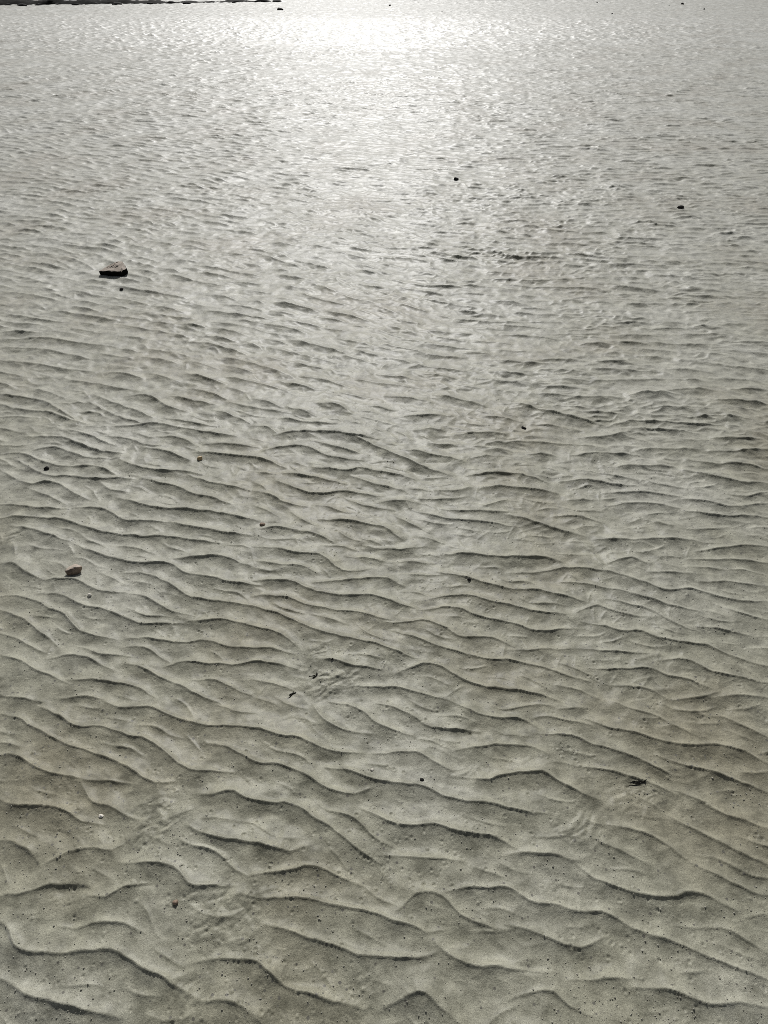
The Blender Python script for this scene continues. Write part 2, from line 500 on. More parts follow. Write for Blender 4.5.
for q, R in enumerate(RASTERS):
    H = np.log(R.S) / KS + R.D
    X, Y = np.meshgrid(R.x0 + np.arange(R.nx) * R.d, R.y0 + np.arange(R.ny) * R.d)
    flat = 1 - 0.45 * sstep(0.1, 0.75, noise(X, Y, 2.3, 51)) 
    flat = flat * (1 + 0.35 * sstep(5, 9, Y) - 0.7 * sstep(20, 29, Y))
    H = H * flat
    H = H * (1 + 0.5 * sstep(2.2, 4.0, Y) * noise(X, Y, 0.3, 53))
    H += 0.009 * noise(X, Y, 0.55, 61) + 0.0045 * noise(X, Y, 0.16, 62)
    H += (0.0016 + 0.0026 * sstep(2.5, 5.0, Y)) * noise(X, Y * 1.3, 0.085, 67)
    wxx = X + 0.02 * noise(X, Y, 0.07, 56); wyy = Y + 0.02 * noise(X, Y, 0.07, 57) + 0.3 * X * (1 - sstep(-0.1, 0.6, X / (0.5 + 0.413 * Y)))
    rid = np.clip(1 - np.abs(noise(wxx * 0.6, wyy, 0.055 if q < 2 else 0.065, 58)), 0, 1) ** 2.5
    H += (0.0024 + 0.0042 * sstep(1.6, 3.4, Y)) * (0.55 + 0.45 * sstep(-0.4, 0.5, X / (0.5 + 0.413 * Y))) * np.clip(0.5 + noise(X, Y, 0.35, 59), 0, 1.4) * rid
    if q >= 2: H += 0.0055 * sstep(7, 12, Y) * noise(X * 0.8, Y, 0.11, 68)
    if q < 2:
        H += 0.0022 * noise(X, Y, 0.045, 63) * (1 + noise(X, Y, 0.4, 66)) + 0.0005 * noise(X, Y, 0.018, 64)
    if q == 0:
        for (x, y, rx_, ry_, rough, keep) in SPOIL:
            i0, i1, j0, j1 = R.window(x - 1.6 * rx_, x + 1.6 * rx_, y - 1.6 * ry_, y + 1.6 * ry_)
            if i1 <= i0 or j1 <= j0: continue
            xx, yy = X[j0:j1, i0:i1], Y[j0:j1, i0:i1]
            rr = np.hypot((xx - x) / rx_, (yy - y) / ry_) + 0.35 * noise(xx, yy, 0.05, 71)
            m = 1 - sstep(0.2, 1.25, rr)
            loc = H[j0:j1, i0:i1]
            ca, sa = 0.8, 0.6
            wx = xx + 0.012 * noise(xx, yy, 0.05, 77); wy = yy + 0.012 * noise(xx, yy, 0.05, 78)
            al, ac = wx * ca + wy * sa, wy * ca - wx * sa
            lum = 1.3 * np.abs(fbm(al * 0.55, ac, 0.040, 72, 2)) + 0.45 * noise(al * 0.4, ac, 0.010, 75) + 0.3 * noise(xx, yy, 0.012, 76)
            H[j0:j1, i0:i1] = loc * (1 - m * (1 - keep)) + m * (rough * lum + (1 - keep) * 0.004)
        for (x, y, rx_, ry_, dep) in DIPS:
            i0, i1, j0, j1 = R.window(x - 2.2 * rx_, x + 2.2 * rx_, y - 2.2 * ry_, y + 2.2 * ry_)
            if i1 <= i0 or j1 <= j0: continue
            xx, yy = X[j0:j1, i0:i1], Y[j0:j1, i0:i1]
            H[j0:j1, i0:i1] -= 0.6 * dep * np.exp(-((xx - x) / rx_) ** 2 - ((yy - y) / ry_) ** 2)
        # small pits left by bubbles and worms
        for _ in range(9000):
            d = 0.3 + 2.7 * random.random() ** 1.2
            x = random.uniform(-1, 1) * (0.6 + 0.45 * d)
            if noise(np.array([x]), np.array([d]), 0.22, 81)[0] < random.uniform(-.5, .5): continue
            if random.random() > 0.25 + cup(x, d): continue
            r = random.uniform(0.0016, 0.0036)
            i0, i1, j0, j1 = R.window(x - 3 * r, x + 3 * r, d - 3 * r, d + 3 * r)
            if i1 <= i0 or j1 <= j0: continue
            q2 = ((X[j0:j1, i0:i1] - x) ** 2 + (Y[j0:j1, i0:i1] - d) ** 2) / (r * r); r *= random.choice((1.0, 1.0, 0.6, -0.8))
            H[j0:j1, i0:i1] -= r * (0.75 * np.exp(-q2) - 0.22 * np.exp(-(np.sqrt(q2) - 1.7) ** 2 * 3))
    for (x, y, rx_, ry_, dep) in GOUGE:
        i0, i1, j0, j1 = R.window(x - 2.4 * rx_, x + 2.4 * rx_, y - 2.4 * ry_, y + 2.4 * ry_)
        if i1 <= i0 or j1 <= j0: continue
        xx, yy = X[j0:j1, i0:i1] - x, Y[j0:j1, i0:i1] - y
        g = np.exp(-(xx / rx_) ** 2 - (yy / ry_) ** 2)
        H[j0:j1, i0:i1] += -dep * g + 0.55 * dep * np.exp(-((xx - 1.1 * rx_) / (.5 * rx_)) ** 2 - ((yy - .5 * ry_) / ry_) ** 2)
    R.H = H.astype(np.float32)
def bil(R, x, y):
    u = np.clip((x - R.x0) / R.d, 0, R.nx - 1.001); v = np.clip((y - R.y0) / R.d, 0, R.ny - 1.001)
    i = u.astype(int); j = v.astype(int); fu = u - i; fv = v - j
    H = R.H
    return (H[j, i] * (1 - fu) + H[j, i + 1] * fu) * (1 - fv) + (H[j + 1, i] * (1 - fu) + H[j + 1, i + 1] * fu) * fv
def shore_y(x):                            # where the flat dips under the water
    return 33.8 + 0.25 * (np.asarray(x) + 16) + 0.5 * noise(x, np.zeros_like(x), 3.0, 91)
def height(x, y):
    x = np.asarray(x, float); y = np.asarray(y, float)
    R0, R1, R2, R3 = RASTERS
    w1 = sstep(2.95, 3.15, y); w2 = sstep(6.65, 6.95, y); w3 = sstep(13.3, 13.9, y)
    h = bil(R0, x, y) * (1 - w1) + bil(R1, x, y) * w1
    h = h * (1 - w2) + bil(R2, x, y) * w2
    h = h * (1 - w3) + bil(R3, x, y) * w3
    lim = np.abs(x) / (1.2 + 0.62 * np.maximum(y, 0))
    h = h * (1 - sstep(0.93, 1.0, lim)) * (1 - sstep(36.5, 37.4, y)) * sstep(0.14, 0.2, y)
    h = h - 0.03 * np.clip(y - shore_y(x), 0, 60)
    return h
def ground(px, py):
    """where a sight line with this bearing and dip meets the flat (used once, to lay out the stones)"""
    u = (px - 384) / 740.0; v = (512 - py) / 740.0
    t = CAM_H / (math.sin(PITCH) - v * math.cos(PITCH))
    return u * t, t * (math.cos(PITCH) + v * math.sin(PITCH))
def hz(x, y): return float(height(np.array([x]), np.array([y]))[0])

# ------------------------------------------------------------------ materials
def new_mat(name):
    m = bpy.data.materials.new(name); m.use_nodes = True
    nt = m.node_tree; b = nt.nodes['Principled BSDF']
    return m, nt, b
def N(nt, t, **kw):
    n = nt.nodes.new(t)
    for k, v in kw.items():
        if k in n.inputs: n.inputs[k].default_value = v
        else: setattr(n, k, v)
    return n
def ramp(nt, fac, stops):
    r = nt.nodes.new('ShaderNodeValToRGB'); nt.links.new(fac, r.inputs['Fac'])
    e = r.color_ramp.elements
    e[0].position, e[0].color = stops[0][0], (*stops[0][1], 1)
    e[1].position, e[1].color = stops[-1][0], (*stops[-1][1], 1)
    for p, c in stops[1:-1]:
        k = e.new(p); k.color = (*c, 1)
    return r
def sand_material():
    m, nt, b = new_mat('wet_sand'); L = nt.links.new
    tc = nt.nodes.new('ShaderNodeTexCoord'); O = tc.outputs['Object']
    n1 = N(nt, 'ShaderNodeTexNoise', Scale=1.4, Detail=4.0); L(O, n1.inputs['Vector'])
    n2 = N(nt, 'ShaderNodeTexNoise', Scale=17.0, Detail=7.0, Roughness=0.72); L(O, n2.inputs['Vector'])
    n3 = N(nt, 'ShaderNodeTexNoise', Scale=620.0, Detail=3.0, Roughness=0.7); L(O, n3.inputs['Vector'])
    c1 = ramp(nt, n1.outputs['Fac'], [(0.34, (0.184, 0.170, 0.115)), (0.5, (0.216, 0.211, 0.156)), (0.68, (0.270, 0.266, 0.216))])
    c2 = ramp(nt, n2.outputs['Fac'], [(0.34, (0.60, 0.60, 0.57)), (0.50, (1, 1, 1)), (0.66, (1.34, 1.34, 1.36))])
    mx = N(nt, 'ShaderNodeMix', data_type='RGBA', blend_type='MULTIPLY'); mx.inputs[0].default_value = 1
    L(c1.outputs['Color'], mx.inputs[6]); L(c2.outputs['Color'], mx.inputs[7])
    # grains: salt and pepper at about a millimetre or two
    c3 = ramp(nt, n3.outputs['Fac'], [(0.34, (0.35, 0.33, 0.30)), (0.46, (0.92, 0.92, 0.91)), (0.58, (1.08, 1.08, 1.08)), (0.70, (1.7, 1.68, 1.65))])
    mx2 = N(nt, 'ShaderNodeMix', data_type='RGBA', blend_type='MULTIPLY'); mx2.inputs[0].default_value = 0.9
    L(mx.outputs[2], mx2.inputs[6]); L(c3.outputs['Color'], mx2.inputs[7])
    # scattered dark mineral specks
    vo = N(nt, 'ShaderNodeTexVoronoi', Scale=70.0); L(O, vo.inputs['Vector'])
    sep = nt.nodes.new('ShaderNodeSeparateColor'); L(vo.outputs['Color'], sep.inputs[0])
    rad = N(nt, 'ShaderNodeMapRange'); L(sep.outputs[0], rad.inputs['Value'])
    rad.inputs['From Min'].default_value = 0.55; rad.inputs['From Max'].default_value = 1.0
    rad.inputs['To Min'].default_value = 0.0; rad.inputs['To Max'].default_value = 0.24
    lt = N(nt, 'ShaderNodeMath', operation='LESS_THAN'); L(vo.outputs['Distance'], lt.inputs[0]); L(rad.outputs[0], lt.inputs[1])
    mx3 = N(nt, 'ShaderNodeMix', data_type='RGBA'); L(lt.outputs[0], mx3.inputs[0])
    L(mx2.outputs[2], mx3.inputs[6]); mx3.inputs[7].default_value = (0.10, 0.095, 0.075, 1)
    L(mx3.outputs[2], b.inputs['Base Color'])
    b.inputs['Roughness'].default_value = 0.66
    b.inputs['Sheen Weight'].default_value = 0.42; b.inputs['Sheen Roughness'].default_value = 0.45
    b.inputs['Specular IOR Level'].default_value = 0.18
    # a thin water film left in places
    n4 = N(nt, 'ShaderNodeTexNoise', Scale=3.2, Detail=5.0, Roughness=0.62); L(O, n4.inputs['Vector'])
    fw = N(nt, 'ShaderNodeMapRange'); L(n4.outputs['Fac'], fw.inputs['Value'])
    fw.inputs['From Min'].default_value = 0.42; fw.inputs['From Max'].default_value = 0.68
    fw.inputs['To Min'].default_value = 0.24; fw.inputs['To Max'].default_value = 0.44
    # the low strip of the flat that still carries water
    sx = nt.nodes.new('ShaderNodeSeparateXYZ'); L(O, sx.inputs[0])
    n5 = N(nt, 'ShaderNodeTexNoise', Scale=0.35, Detail=4.0, Roughness=0.6); L(O, n5.inputs['Vector'])
    ad = N(nt, 'ShaderNodeMath', operation='MULTIPLY_ADD'); L(n5.outputs['Fac'], ad.inputs[0]); ad.inputs[1].default_value = 9.0; L(sx.outputs['Y'], ad.inputs[2])
    band = ramp(nt, ad.outputs[0], [(0.0, (0, 0, 0)), (1.0, (0, 0, 0))])
    mr = N(nt, 'ShaderNodeMapRange'); L(ad.outputs[0], mr.inputs['Value']); mr.inputs['From Min'].default_value = 0.0; mr.inputs['From Max'].default_value = 50.0
    L(mr.outputs[0], band.inputs['Fac'])
    for p, v in ((0.38, 0.0), (0.47, 0.48), (0.60, 0.48), (0.68, 0.15)):
        k = band.color_ramp.elements.new(p); k.color = (v, v, v, 1)
    wm = N(nt, 'ShaderNodeMath', operation='MAXIMUM'); L(fw.outputs[0], wm.inputs[0]); L(band.outputs['Color'], wm.inputs[1])
    L(wm.outputs[0], b.inputs['Coat Weight'])
    cr = N(nt, 'ShaderNodeMapRange'); L(band.outputs['Color'], cr.inputs['Value']); cr.inputs['To Min'].default_value = 0.45; cr.inputs['To Max'].default_value = 0.42
    L(cr.outputs[0], b.inputs['Coat Roughness'])
    b.inputs['Coat IOR'].default_value = 1.33
    # grain
    g1 = N(nt, 'ShaderNodeTexNoise', Scale=240.0, Detail=5.0, Roughness=0.75); L(O, g1.inputs['Vector'])
    bp = N(nt, 'ShaderNodeBump', Strength=0.35, Distance=0.0030); L(g1.outputs['Fac'], bp.inputs['Height'])
    g2 = N(nt, 'ShaderNodeTexNoise', Scale=48.0, Detail=3.0, Roughness=0.6); L(O, g2.inputs['Vector'])
    bp2 = N(nt, 'ShaderNodeBump', Strength=0.55, Distance=0.005); L(g2.outputs['Fac'], bp2.inputs['Height'])
    L(bp2.outputs['Normal'], bp.inputs['Normal']); L(bp.outputs['Normal'], b.inputs['Normal'])
    return m
def stone_material(name, a, c, scale=60, rough=0.75, speck=0.6, bump=0.002, spec=0.3):
    m, nt, b = new_mat(name); L = nt.links.new
    tc = nt.nodes.new('ShaderNodeTexCoord'); O = tc.outputs['Object']
    n1 = N(nt, 'ShaderNodeTexNoise', Scale=float(scale), Detail=6.0, Roughness=0.7); L(O, n1.inputs['Vector'])
    r = ramp(nt, n1.outputs['Fac'], [(0.32, a), (0.68, c)])
    L(r.outputs['Color'], b.inputs['Base Color']); b.inputs['Roughness'].default_value = rough; b.inputs['Specular IOR Level'].default_value = spec
    bp = N(nt, 'ShaderNodeBump', Strength=speck, Distance=bump); L(n1.outputs['Fac'], bp.inputs['Height'])
    L(bp.outputs['Normal'], b.inputs['Normal'])
    return m
M_SAND = sand_material()
M_BEIGE = stone_material('beige_sandstone', (0.28, 0.235, 0.185), (0.42, 0.355, 0.29), 45)
M_BROWN = stone_material('brown_stone', (0.10, 0.065, 0.045), (0.33, 0.25, 0.18), 55)
M_DARK = stone_material('dark_stone', (0.012, 0.012, 0.012), (0.04, 0.037, 0.033), 70, 0.9, spec=0.08)
M_WEED_SHADE = stone_material('dark_weed_and_shade', (0.004, 0.004, 0.003), (0.013, 0.012, 0.009), 90, 0.9, spec=0.05)  # weed; also the painted shade on the wedge rock and in cracks
M_SHELL = stone_material('pale_shell', (0.50, 0.46, 0.38), (0.72, 0.69, 0.62), 120, 0.45)
M_TAN = stone_material('ochre_pebble', (0.32, 0.22, 0.10), (0.5, 0.38, 0.2), 150, 0.5)
M_PELLET = stone_material('sand_pellet', (0.20, 0.19, 0.15), (0.36, 0.35, 0.29), 300, 0.5)

# ------------------------------------------------------------------ object helpers
def tag(o, label=None, cat=None, group=None, kind=None):
    if label: o['label'] = label
    if cat: o['category'] = cat
    if group: o['group'] = group
    if kind: o['kind'] = kind
    return o
def link_mesh(name, me, mat, loc=(0, 0, 0), rot=(0, 0, 0)):
    o = bpy.data.objects.new(name, me); COL.objects.link(o)
    o.location = loc; o.rotation_euler = rot
    if mat and not me.materials: me.materials.append(mat)
    return o
def mesh_from_bm(name, bm, smooth=True):
    me = bpy.data.meshes.new(name); bm.to_mesh(me); bm.free()
    if smooth: me.polygons.foreach_set('use_smooth', [True] * len(me.polygons))
    return me
def hull_stone(name, pts, bevel, sub=2, rough=0.0, seed=0, smooth=False):
    """an angular stone: convex hull of points, edges worn, faces roughened"""
    bm = bmesh.new()
    for p in pts: bm.verts.new(p)
    r = bmesh.ops.convex_hull(bm, input=bm.verts)
    junk = [g for g in r['geom_interior'] + r['geom_unused'] if isinstance(g, bmesh.types.BMVert)]
    if junk: bmesh.ops.delete(bm, geom=list(set(junk)), context='VERTS')
    bmesh.ops.dissolve_limit(bm, angle_limit=0.06, verts=bm.verts, edges=bm.edges)
    bmesh.ops.bevel(bm, geom=list(bm.edges), offset=bevel, segments=2, profile=0.6, affect='EDGES')
    bmesh.ops.triangulate(bm, faces=bm.faces)
    bmesh.ops.subdivide_edges(bm, edges=bm.edges, cuts=sub, use_grid_fill=True)
    bm.normal_update()
    for v in bm.verts:
        x, y, z = v.co
        n = float(fbm(np.array([x + z * .7]), np.array([y + z]), 0.03 + rough * 4, 100 + seed, 3)[0])
        v.co += v.normal * n * rough
    return mesh_from_bm(name, bm, smooth)
def pebble(name, sx, sy, sz, seed, sub=3, lump=0.25, flat=0.0):
    bm = bmesh.new(); bmesh.ops.create_icosphere(bm, subdivisions=sub, radius=1.0)
    r = random.Random(seed)
    cuts = [(Vector((r.uniform(-1, 1), r.uniform(-1, 1), r.uniform(-.3, 1))).normalized(), r.uniform(.62, .92)) for _ in range(5)]
    for v in bm.verts:
        c = v.co.copy()
        n = float(fbm(np.array([c.x + c.z * .6 + seed]), np.array([c.y - c.z * .8]), 1.1, 7, 3)[0])
        c *= 1 + lump * n
        for nn, d in cuts:
            e = c.dot(nn)
            if e > d: c -= nn * (e - d) * 0.85
        v.co = (c.x * sx, c.y * sy, c.z * sz)
    return mesh_from_bm(name, bm)
def strands(name, curves, mat, loc):
    """flat blades for weed and crack shade: each a tapered tube along a curve"""
    bm = bmesh.new()
    for pts, r in curves:
        pts = [Vector(p) for p in pts]; n = len(pts); prev = None
        for i, p in enumerate(pts):
            t = (pts[min(i + 1, n - 1)] - pts[max(i - 1, 0)]).normalized()
            s = t.cross(Vector((0, 0, 1)));  s = s.normalized() if s.length > 1e-5 else Vector((1, 0, 0))
            u = s.cross(t)
            w = r * (0.25 + 0.75 * math.sin(math.pi * (i + .5) / n))
            ring = [bm.verts.new(p + s * w * math.cos(a) + u * w * 0.5 * math.sin(a)) for a in (k * math.pi / 3 for k in range(6))]
            if prev:
                for k in range(6): bm.faces.new((prev[k], prev[(k + 1) % 6], ring[(k + 1) % 6], ring[k]))
            else: bm.faces.new(ring[::-1])
            prev = ring
        bm.faces.new(prev)
    return link_mesh(name, mesh_from_bm(name, bm), mat, loc)

# ------------------------------------------------------------------ the sand flat: one sheet to the horizon
rows = [0.2]
while rows[-1] < 36.6:
    y = rows[-1]
    rows.append(y + max(0.0023, 0.0016 * y, (0.0021 * y if y > 12 else 0)))
rows = [-400, -60, -12, -3, -1, -0.3, 0.0, 0.1] + rows + [37, 37.6, 39, 42, 48, 60, 100, 300, 1500]
rows = np.array(rows)
core = np.sign(np.linspace(-1, 1, 1601)) * (0.72 * np.abs(np.linspace(-1, 1, 1601)) + 0.28 * np.abs(np.linspace(-1, 1, 1601)) ** 3)
side = np.array([1.04, 1.1, 1.3, 1.8, 3, 6, 15, 60, 240])
cols = np.r_[-side[::-1], core, side]
YY, UU = np.meshgrid(rows, cols, indexing='ij')
XX = UU * (1.2 + 0.62 * np.clip(YY, 0.2, 40))
jit = (np.abs(UU) < 1) & (YY > 0.2) & (YY < 36)
ZZ = height(XX, YY)
nr, nc = XX.shape
me = bpy.data.meshes.new('sand_flat')
me.vertices.add(nr * nc)
me.vertices.foreach_set('co', np.c_[XX.ravel(), YY.ravel(), ZZ.ravel()].astype(np.float32).ravel())
idx = np.arange(nr * nc, dtype=np.int32).reshape(nr, nc)
q = np.stack([idx[:-1, :-1], idx[:-1, 1:], idx[1:, 1:], idx[1:, :-1]], -1).reshape(-1, 4)
me.loops.add(q.size); me.loops.foreach_set('vertex_index', q.ravel())
me.polygons.add(len(q)); me.polygons.foreach_set('loop_start', np.arange(0, q.size, 4, dtype=np.int32))
me.polygons.foreach_set('use_smooth', np.ones(len(q), bool))
me.update(calc_edges=True)
tag(link_mesh('sand_flat', me, M_SAND), kind='structure')
print('sheet', nr, nc, 'crests', len(crests))

# ------------------------------------------------------------------ water beyond the flat
def water_material():
    m, nt, b = new_mat('far_water'); L = nt.links.new
    tc = nt.nodes.new('ShaderNodeTexCoord')
    n1 = N(nt, 'ShaderNodeTexNoise', Scale=0.9, Detail=4.0); L(tc.outputs['Object'], n1.inputs['Vector'])
    b.inputs['Base Color'].default_value = (0.012, 0.030, 0.060, 1); b.inputs['Roughness'].default_value = 0.12; b.inputs['IOR'].default_value = 1.33
    bp = N(nt, 'ShaderNodeBump', Strength=0.5, Distance=0.25); L(n1.outputs['Fac'], bp.inputs['Height']); L(bp.outputs['Normal'], b.inputs['Normal'])
    return m
bm = bmesh.new()
vs = [bm.verts.new(p) for p in ((-3000, 32.5, 0), (3000, 32.5, 0), (3000, 4000, 0), (-3000, 4000, 0))]
bm.faces.new(vs)
tag(link_mesh('water', mesh_from_bm('water', bm, False), water_material(), (0, 0, -0.055)), kind='structure')

# ------------------------------------------------------------------ dark weed banks and rocks along the far edge
def weed_bank(name, line, width, high, seed, label):
    """a long lumpy heap of wrack following a line on the ground"""
    P = resample(line, 0.10); n = len(P); m = 11
    T = np.gradient(P, axis=0); T /= np.hypot(T[:, 0], T[:, 1])[:, None]
    bm = bmesh.new(); g = []
    cx, cy = P.mean(axis=0)
    for i in range(n):
        e = min(i, n - 1 - i) / (n - 1) * 2
        w = width * (0.55 + 0.45 * min(1, e * 5)) * (1 + 0.45 * float(noise(P[i:i + 1, 0], P[i:i + 1, 1], 1.1, seed)[0]))
        hh = (high[0] + (high[1] - high[0]) * i / (n - 1)) * min(1, e * 8 + (0.6 if i < n / 2 else 0.1)) * (1 + 0.8 * float(noise(P[i:i + 1, 0], P[i:i + 1, 1], 0.8, seed + 1)[0]))
        row = []
        for k in range(m):
            u = -1 + 2 * k / (m - 1)
            x = P[i, 0] - T[i, 1] * u * w; y = P[i, 1] + T[i, 0] * u * w
            l = float(noise(np.array([x]), np.array([y]), 0.16, seed + 2)[0])
            z = hz(x, y) - 0.02 + max(0.0, (1 - u * u)) * max(0.015, hh) * (1 + 0.5 * l)
            row.append(bm.verts.new((x - cx, y - cy, z)))
        g.append(row)
    for i in range(n - 1):
        for k in range(m - 1): bm.faces.new((g[i][k], g[i + 1][k], g[i + 1][k + 1], g[i][k + 1]))
    bmesh.ops.recalc_face_normals(bm, faces=bm.faces)
    return tag(link_mesh(name, mesh_from_bm(name, bm), M_WEED_SHADE, (cx, cy, 0)), label, 'seaweed bank')
weed_bank('seaweed_bank', [(-18.51, 32.91), (-14.23, 33.22), (-11.00, 33.54), (-7.42, 34.34), (-5.25, 35.17), (-3.90, 35.38)], 0.50, (0.24, 0.02), 201, 'long black seaweed bank along the far water edge, the thick one at the left')
weed_bank('seaweed_bank', [(0.97, 36.19), (2.26, 36.27), (4.69, 36.34), (7.13, 36.42), (9.40, 36.12)], 0.22, (0.035, 0.035), 205, 'thin low dark strip of seaweed on the far edge right of the middle')
base_rock = [pebble('shore_rock', 0.26, 0.20, 0.11, 300 + i, 2) for i in range(4)]
for i, (px, py) in enumerate(((8, 5.5), (22, 6), (40, 5.4), (55, 4.6), (78, 5.2), (96, 4.3), (118, 4.6), (134, 3.6), (150, 4.2), (172, 3.5), (188, 3.9), (212, 2.6), (236, 2.6), (262, 2.0), (276, 1.8))):
    x, y = ground(px, py)
    o = link_mesh('shore_rock', base_rock[i % 4], M_DARK, (x, y, hz(x, y) + 0.005), (0, 0, random.uniform(0, 6)))
    f = random.uniform(0.45, 1.1); o.scale = (f * random.uniform(.8, 1.6), f, f * random.uniform(.6, 1.0))
    tag(o, 'low dark rock in the ragged row in front of the far seaweed bank', 'rock', 'dark rocks along the far seaweed bank')

# ------------------------------------------------------------------ the wedge of stone at the left
x, y = ground(113, 275.5)
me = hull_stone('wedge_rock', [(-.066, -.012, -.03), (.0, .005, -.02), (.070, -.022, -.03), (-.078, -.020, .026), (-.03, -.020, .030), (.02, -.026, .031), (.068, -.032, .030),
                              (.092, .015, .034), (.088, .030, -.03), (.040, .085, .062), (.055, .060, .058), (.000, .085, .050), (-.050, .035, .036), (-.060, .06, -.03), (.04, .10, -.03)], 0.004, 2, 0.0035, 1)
me.materials.append(M_BEIGE); me.materials.append(M_WEED_SHADE)
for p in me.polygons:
    if p.normal.y < -0.45 or (p.normal.x > 0.55 and p.center.y < 0.05) or p.center.z < -0.005: p.material_index = 1  # front, right and lower facets coloured black to deepen their shade
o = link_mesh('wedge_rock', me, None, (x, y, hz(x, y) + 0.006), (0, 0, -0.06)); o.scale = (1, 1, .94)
tag(o, 'wedge-shaped rock with flat beige top and front face painted black as shade, up the flat at left', 'rock')

# ------------------------------------------------------------------ brown cobble in its hollow
x, y = ground(74, 573)
me = pebble('brown_stone', 0.0255, 0.018, 0.0165, 12, 4, 0.22)
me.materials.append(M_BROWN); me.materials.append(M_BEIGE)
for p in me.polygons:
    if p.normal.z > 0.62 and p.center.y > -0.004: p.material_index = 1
tag(link_mesh('brown_stone', me, None, (x, y, hz(x, y) + 0.010), (0.25, -0.25, 0.35)), 'small rounded brown stone with a paler top, half way up at the left', 'stone')

# ------------------------------------------------------------------ other single stones, chips and shells
def lone(name, px, py, size, seed, mat, label, cat, lift=0.35, rz=None):
    x, y = ground(px, py)
    me = pebble(name, size[0], size[1], size[2], seed, 3, 0.28)
    o = link_mesh(name, me, mat, (x, y, hz(x, y) + size[2] * lift), (random.uniform(-.2, .2), random.uniform(-.2, .2), random.uniform(-.5, .5) if rz is None else rz))
    return tag(o, label, cat)
lone('dark_stone', 680, 208.5, (.026, .02, .014), 21, M_DARK, 'small black stone alone at the right, well up the flat', 'stone')
lone('dark_stone', 456, 181, (.024, .020, .015), 22, M_DARK, 'small black stone alone right of the middle, farther off than its neighbour at the right', 'stone')
lone('dark_stone', 280, 10.5, (.125, .08, .050), 23, M_DARK, 'black stone alone on the far wet sand, left of the middle', 'stone')
lone('dark_stone', 682, 5, (.055, .05, .050), 24, M_DARK, 'black upright stone on the far wet sand at the right', 'stone')
lone('dark_stone', 390, 6, (.040, .04, .035), 25, M_DARK, 'tiny dark stone on the far wet sand at the middle', 'stone')
lone('dark_stone', 669, 6, (.022, .02, .020), 26, M_DARK, 'tiny dark stone just left of the upright far stone', 'stone')
lone('dark_stone', 597, 3, (.030, .03, .030), 27, M_DARK, 'tiny dark stone below the right end of the thin far seaweed strip', 'stone')
lone('dark_stone', 704, 9.5, (.030, .03, .024), 28, M_DARK, 'tiny dark stone to the right of the upright far stone', 'stone')
lone('dark_stone', 612, 14.5, (.028, .03, .024), 29, M_DARK, 'tiny dark stone nearest of the specks on the far right wet sand', 'stone')
lone('dark_stone', 442, 12, (.026, .03, .024), 30, M_DARK, 'tiny dark stone on the far wet sand just right of the middle', 'stone')
lone('dark_stone', 121.5, 290, (.011, .009, .008), 31, M_DARK, 'small dark stone just in front of the wedge-shaped rock', 'stone')
lone('dark_stone', 47, 470, (.010, .008, .007), 32, M_DARK, 'small black pebble in the ripples between the wedge rock and the brown stone', 'stone')
lone('dark_stone', 524, 428, (.011, .007, .006), 33, M_DARK, 'small flat black chip at the middle of the right half', 'stone')
lone('dark_stone', 469, 581, (.006, .005, .004), 34, M_DARK, 'tiny black chip on a thin crest right of the middle', 'stone')
lone('dark_stone', 422, 781, (.0055, .004, .003), 35, M_DARK, 'tiny flat black chip in a smooth trough near the middle', 'stone', 0.5, -0.3)
lone('dark_stone', 176, 904, (.0065, .0055, .0048), 36, M_BROWN, 'dark triangular chip beside the scuffed sand at the lower left', 'stone')
lone('shell_bit', 101, 816, (.0060, .005, .0035), 37, M_SHELL, 'pale shell fragment between ripples at the lower left', 'shell')
lone('shell_bit', 372, 771, (.0045, .004, .0035), 38, M_SHELL, 'small whitish shell bit in a trough at the lower middle', 'shell')
lone('shell_bit', 90, 597, (.0065, .006, .005), 39, M_SHELL, 'round pale shell bit just in front of the brown stone', 'shell')
lone('ochre_pebble', 200, 458, (.012, .010, .009), 40, M_TAN, 'ochre yellow pebble in the ripples in front and right of the wedge rock', 'pebble')
lone('dark_stone', 263, 526, (.011, .009, .006), 41, M_BROWN, 'dark brown clump of grit left of the middle of the flat', 'stone')

# one weed scrap, and black strands added for the shade in the crust's cracks
def scrap(px, py, n, length, a0, spread, r, seed, label):
    rr = random.Random(seed); x, y = ground(px, py); z0 = hz(x, y); cs = []
    for i in range(n):
        ox, oy = rr.uniform(-.5, .5) * length * .5, rr.uniform(-.5, .5) * length * .18
        a = a0 + rr.uniform(-spread, spread); L = length * rr.uniform(.4, 1)
        pts = []
        for k in range(6):
            t = k / 5 - .5
            qx = ox + math.cos(a) * t * L + math.sin(k * 1.7 + seed) * .0012; qy = oy + math.sin(a) * t * L
            pts.append((qx, qy, hz(x + qx, y + qy) - z0 + r * .45 + rr.uniform(0, r * .4)))
            a += rr.uniform(-.25, .25)
        cs.append((pts, r * rr.uniform(.6, 1.1)))
    tag(strands('weed_and_crack', cs, M_WEED_SHADE, (x, y, z0)), label, 'seaweed')
scrap(637, 784, 6, .052, -0.15, .35, .0012, 1, 'black wispy seaweed scrap along a crest at the lower right')
scrap(291, 694, 3, .034, 0.8, .15, .0018, 2, 'black slanting strands drawn for a shaded crack at the near edge of the broken crust')
scrap(314, 676.5, 4, .028, 0.4, .5, .0014, 3, 'black strands drawn for a shaded crack in the middle of the broken crust')
scrap(333, 662, 1, .018, 0.9, .1, .0019, 4, 'tiny black strand drawn for a shaded crack at the far edge of the broken crust')

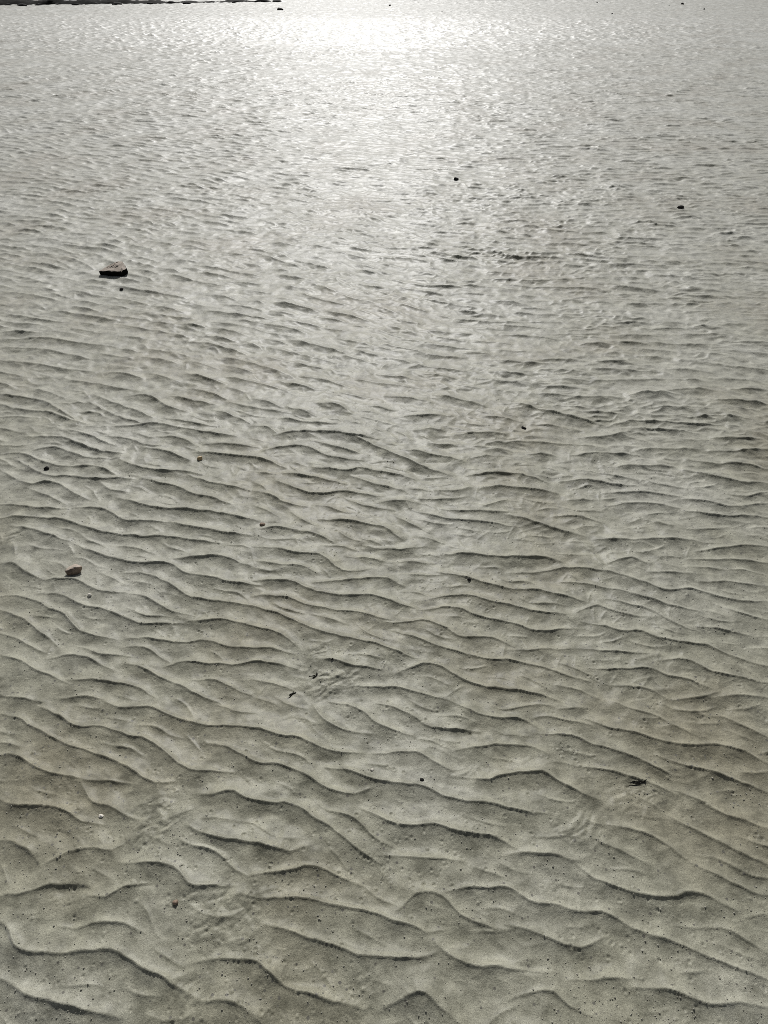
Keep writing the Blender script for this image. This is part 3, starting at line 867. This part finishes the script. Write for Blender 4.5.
# ------------------------------------------------------------------ sand pellets thrown up by worms: the largest singly, the rest as a scatter
pel_base = []
for i in range(6):
    me = pebble('sand_pellet', 1, .9, .8, 400 + i, 1, 0.45); me.materials.append(M_PELLET); pel_base.append(me)
spots = []
while len(spots) < 2600:
    v = random.random() ** 0.8
    py = 1050 - 600 * random.random() ** 1.25; px = random.uniform(-90, 860)
    x, y = ground(px, py)
    if float(noise(np.array([x]), np.array([y]), 0.16, 301)[0]) < random.uniform(-.45, .7): continue
    if random.random() > 0.22 + cup(x, y): continue
    r = random.uniform(.0010, .0017) * random.choice((1, 1, 1.2, 1.6))
    inside = 2 < px < 766 and py < 1022
    spots.append((r / (y * .8 + .967) if inside else 0, x, y, r))
spots.sort(reverse=True)
PX = np.array([s[1] for s in spots]); PY = np.array([s[2] for s in spots]); PZ = height(PX, PY)
for i in range(300):
    _, x, y, r = spots[i]
    o = link_mesh('sand_pellet', pel_base[i % 6], None, (x, y, float(PZ[i]) + r * .12), (random.uniform(0, 6), random.uniform(0, 6), random.uniform(0, 6)))
    o.scale = (r, r, r)
    tag(o, 'tiny grey sand pellet on the near ripples, among the biggest of the scatter', 'sand pellet', 'biggest sand pellets on the near ripples')
V = []; F = []; off = 0
tpl = []
for me in pel_base:
    co = np.empty(len(me.vertices) * 3, np.float32); me.vertices.foreach_get('co', co)
    tpl.append((co.reshape(-1, 3), np.array([list(p.vertices) for p in me.polygons])))
for i in range(300, len(spots)):
    _, x, y, r = spots[i]; co, fa = tpl[i % 6]
    a = random.uniform(0, 6.28); c, s_ = math.cos(a), math.sin(a)
    V.append(np.c_[co[:, 0] * c - co[:, 1] * s_, co[:, 0] * s_ + co[:, 1] * c, co[:, 2]] * r + np.array([x, y, PZ[i] + r * .12])); F.append(fa + off); off += len(co)
me = bpy.data.meshes.new('sand_grit'); me.from_pydata(np.vstack(V).tolist(), [], np.vstack(F).tolist())
me.polygons.foreach_set('use_smooth', [True] * len(me.polygons))
tag(link_mesh('sand_grit', me, M_PELLET), 'fine scatter of grit and sand pellets over the ripples', 'grit', kind='stuff')


# ------------------------------------------------------------------ light, sky, camera
w = bpy.data.worlds.new('World'); SC.world = w; w.use_nodes = True
nt = w.node_tree; bg = nt.nodes['Background']
sky = nt.nodes.new('ShaderNodeTexSky'); sky.sky_type = 'NISHITA'; sky.sun_disc = False
sky.sun_elevation = SUN_EL; sky.sun_rotation = SUN_AZ
sky.air_density = 1.0; sky.dust_density = 2.5; sky.ozone_density = 1.0
hs = nt.nodes.new('ShaderNodeHueSaturation'); hs.inputs['Saturation'].default_value = 0.42      # thin white haze
nt.links.new(sky.outputs[0], hs.inputs['Color']); nt.links.new(hs.outputs[0], bg.inputs['Color']); bg.inputs['Strength'].default_value = 0.055
sl = bpy.data.lights.new('sun', 'SUN'); sl.energy = 4.5; sl.angle = math.radians(0.5); sl.color = (1.0, 0.99, 0.98)
so = bpy.data.objects.new('sun', sl); COL.objects.link(so)
sd = Vector((math.sin(SUN_AZ) * math.cos(SUN_EL), math.cos(SUN_AZ) * math.cos(SUN_EL), math.sin(SUN_EL)))
so.rotation_euler = sd.to_track_quat('Z', 'Y').to_euler(); so.location = (0, 0, 20)
cd = bpy.data.cameras.new('camera'); cam = bpy.data.objects.new('camera', cd); COL.objects.link(cam)
cd.sensor_fit = 'VERTICAL'; cd.sensor_height = 36; cd.sensor_width = 27; cd.lens = 36 * 740 / 1024
cd.clip_start = 0.05; cd.clip_end = 5000
cam.location = (0, 0, CAM_H); cam.rotation_euler = (math.pi / 2 - PITCH, 0, 0)
SC.camera = cam
SC.view_settings.view_transform = 'Standard'; SC.view_settings.look = 'None'
SC.view_settings.exposure = -0.05; SC.view_settings.gamma = 1; SC.view_settings.use_curve_mapping = False
SC.render.engine = 'CYCLES'
SC.cycles.use_denoising = False
SC.cycles.pixel_filter_type = 'BLACKMAN_HARRIS'; SC.cycles.filter_width = 0.85
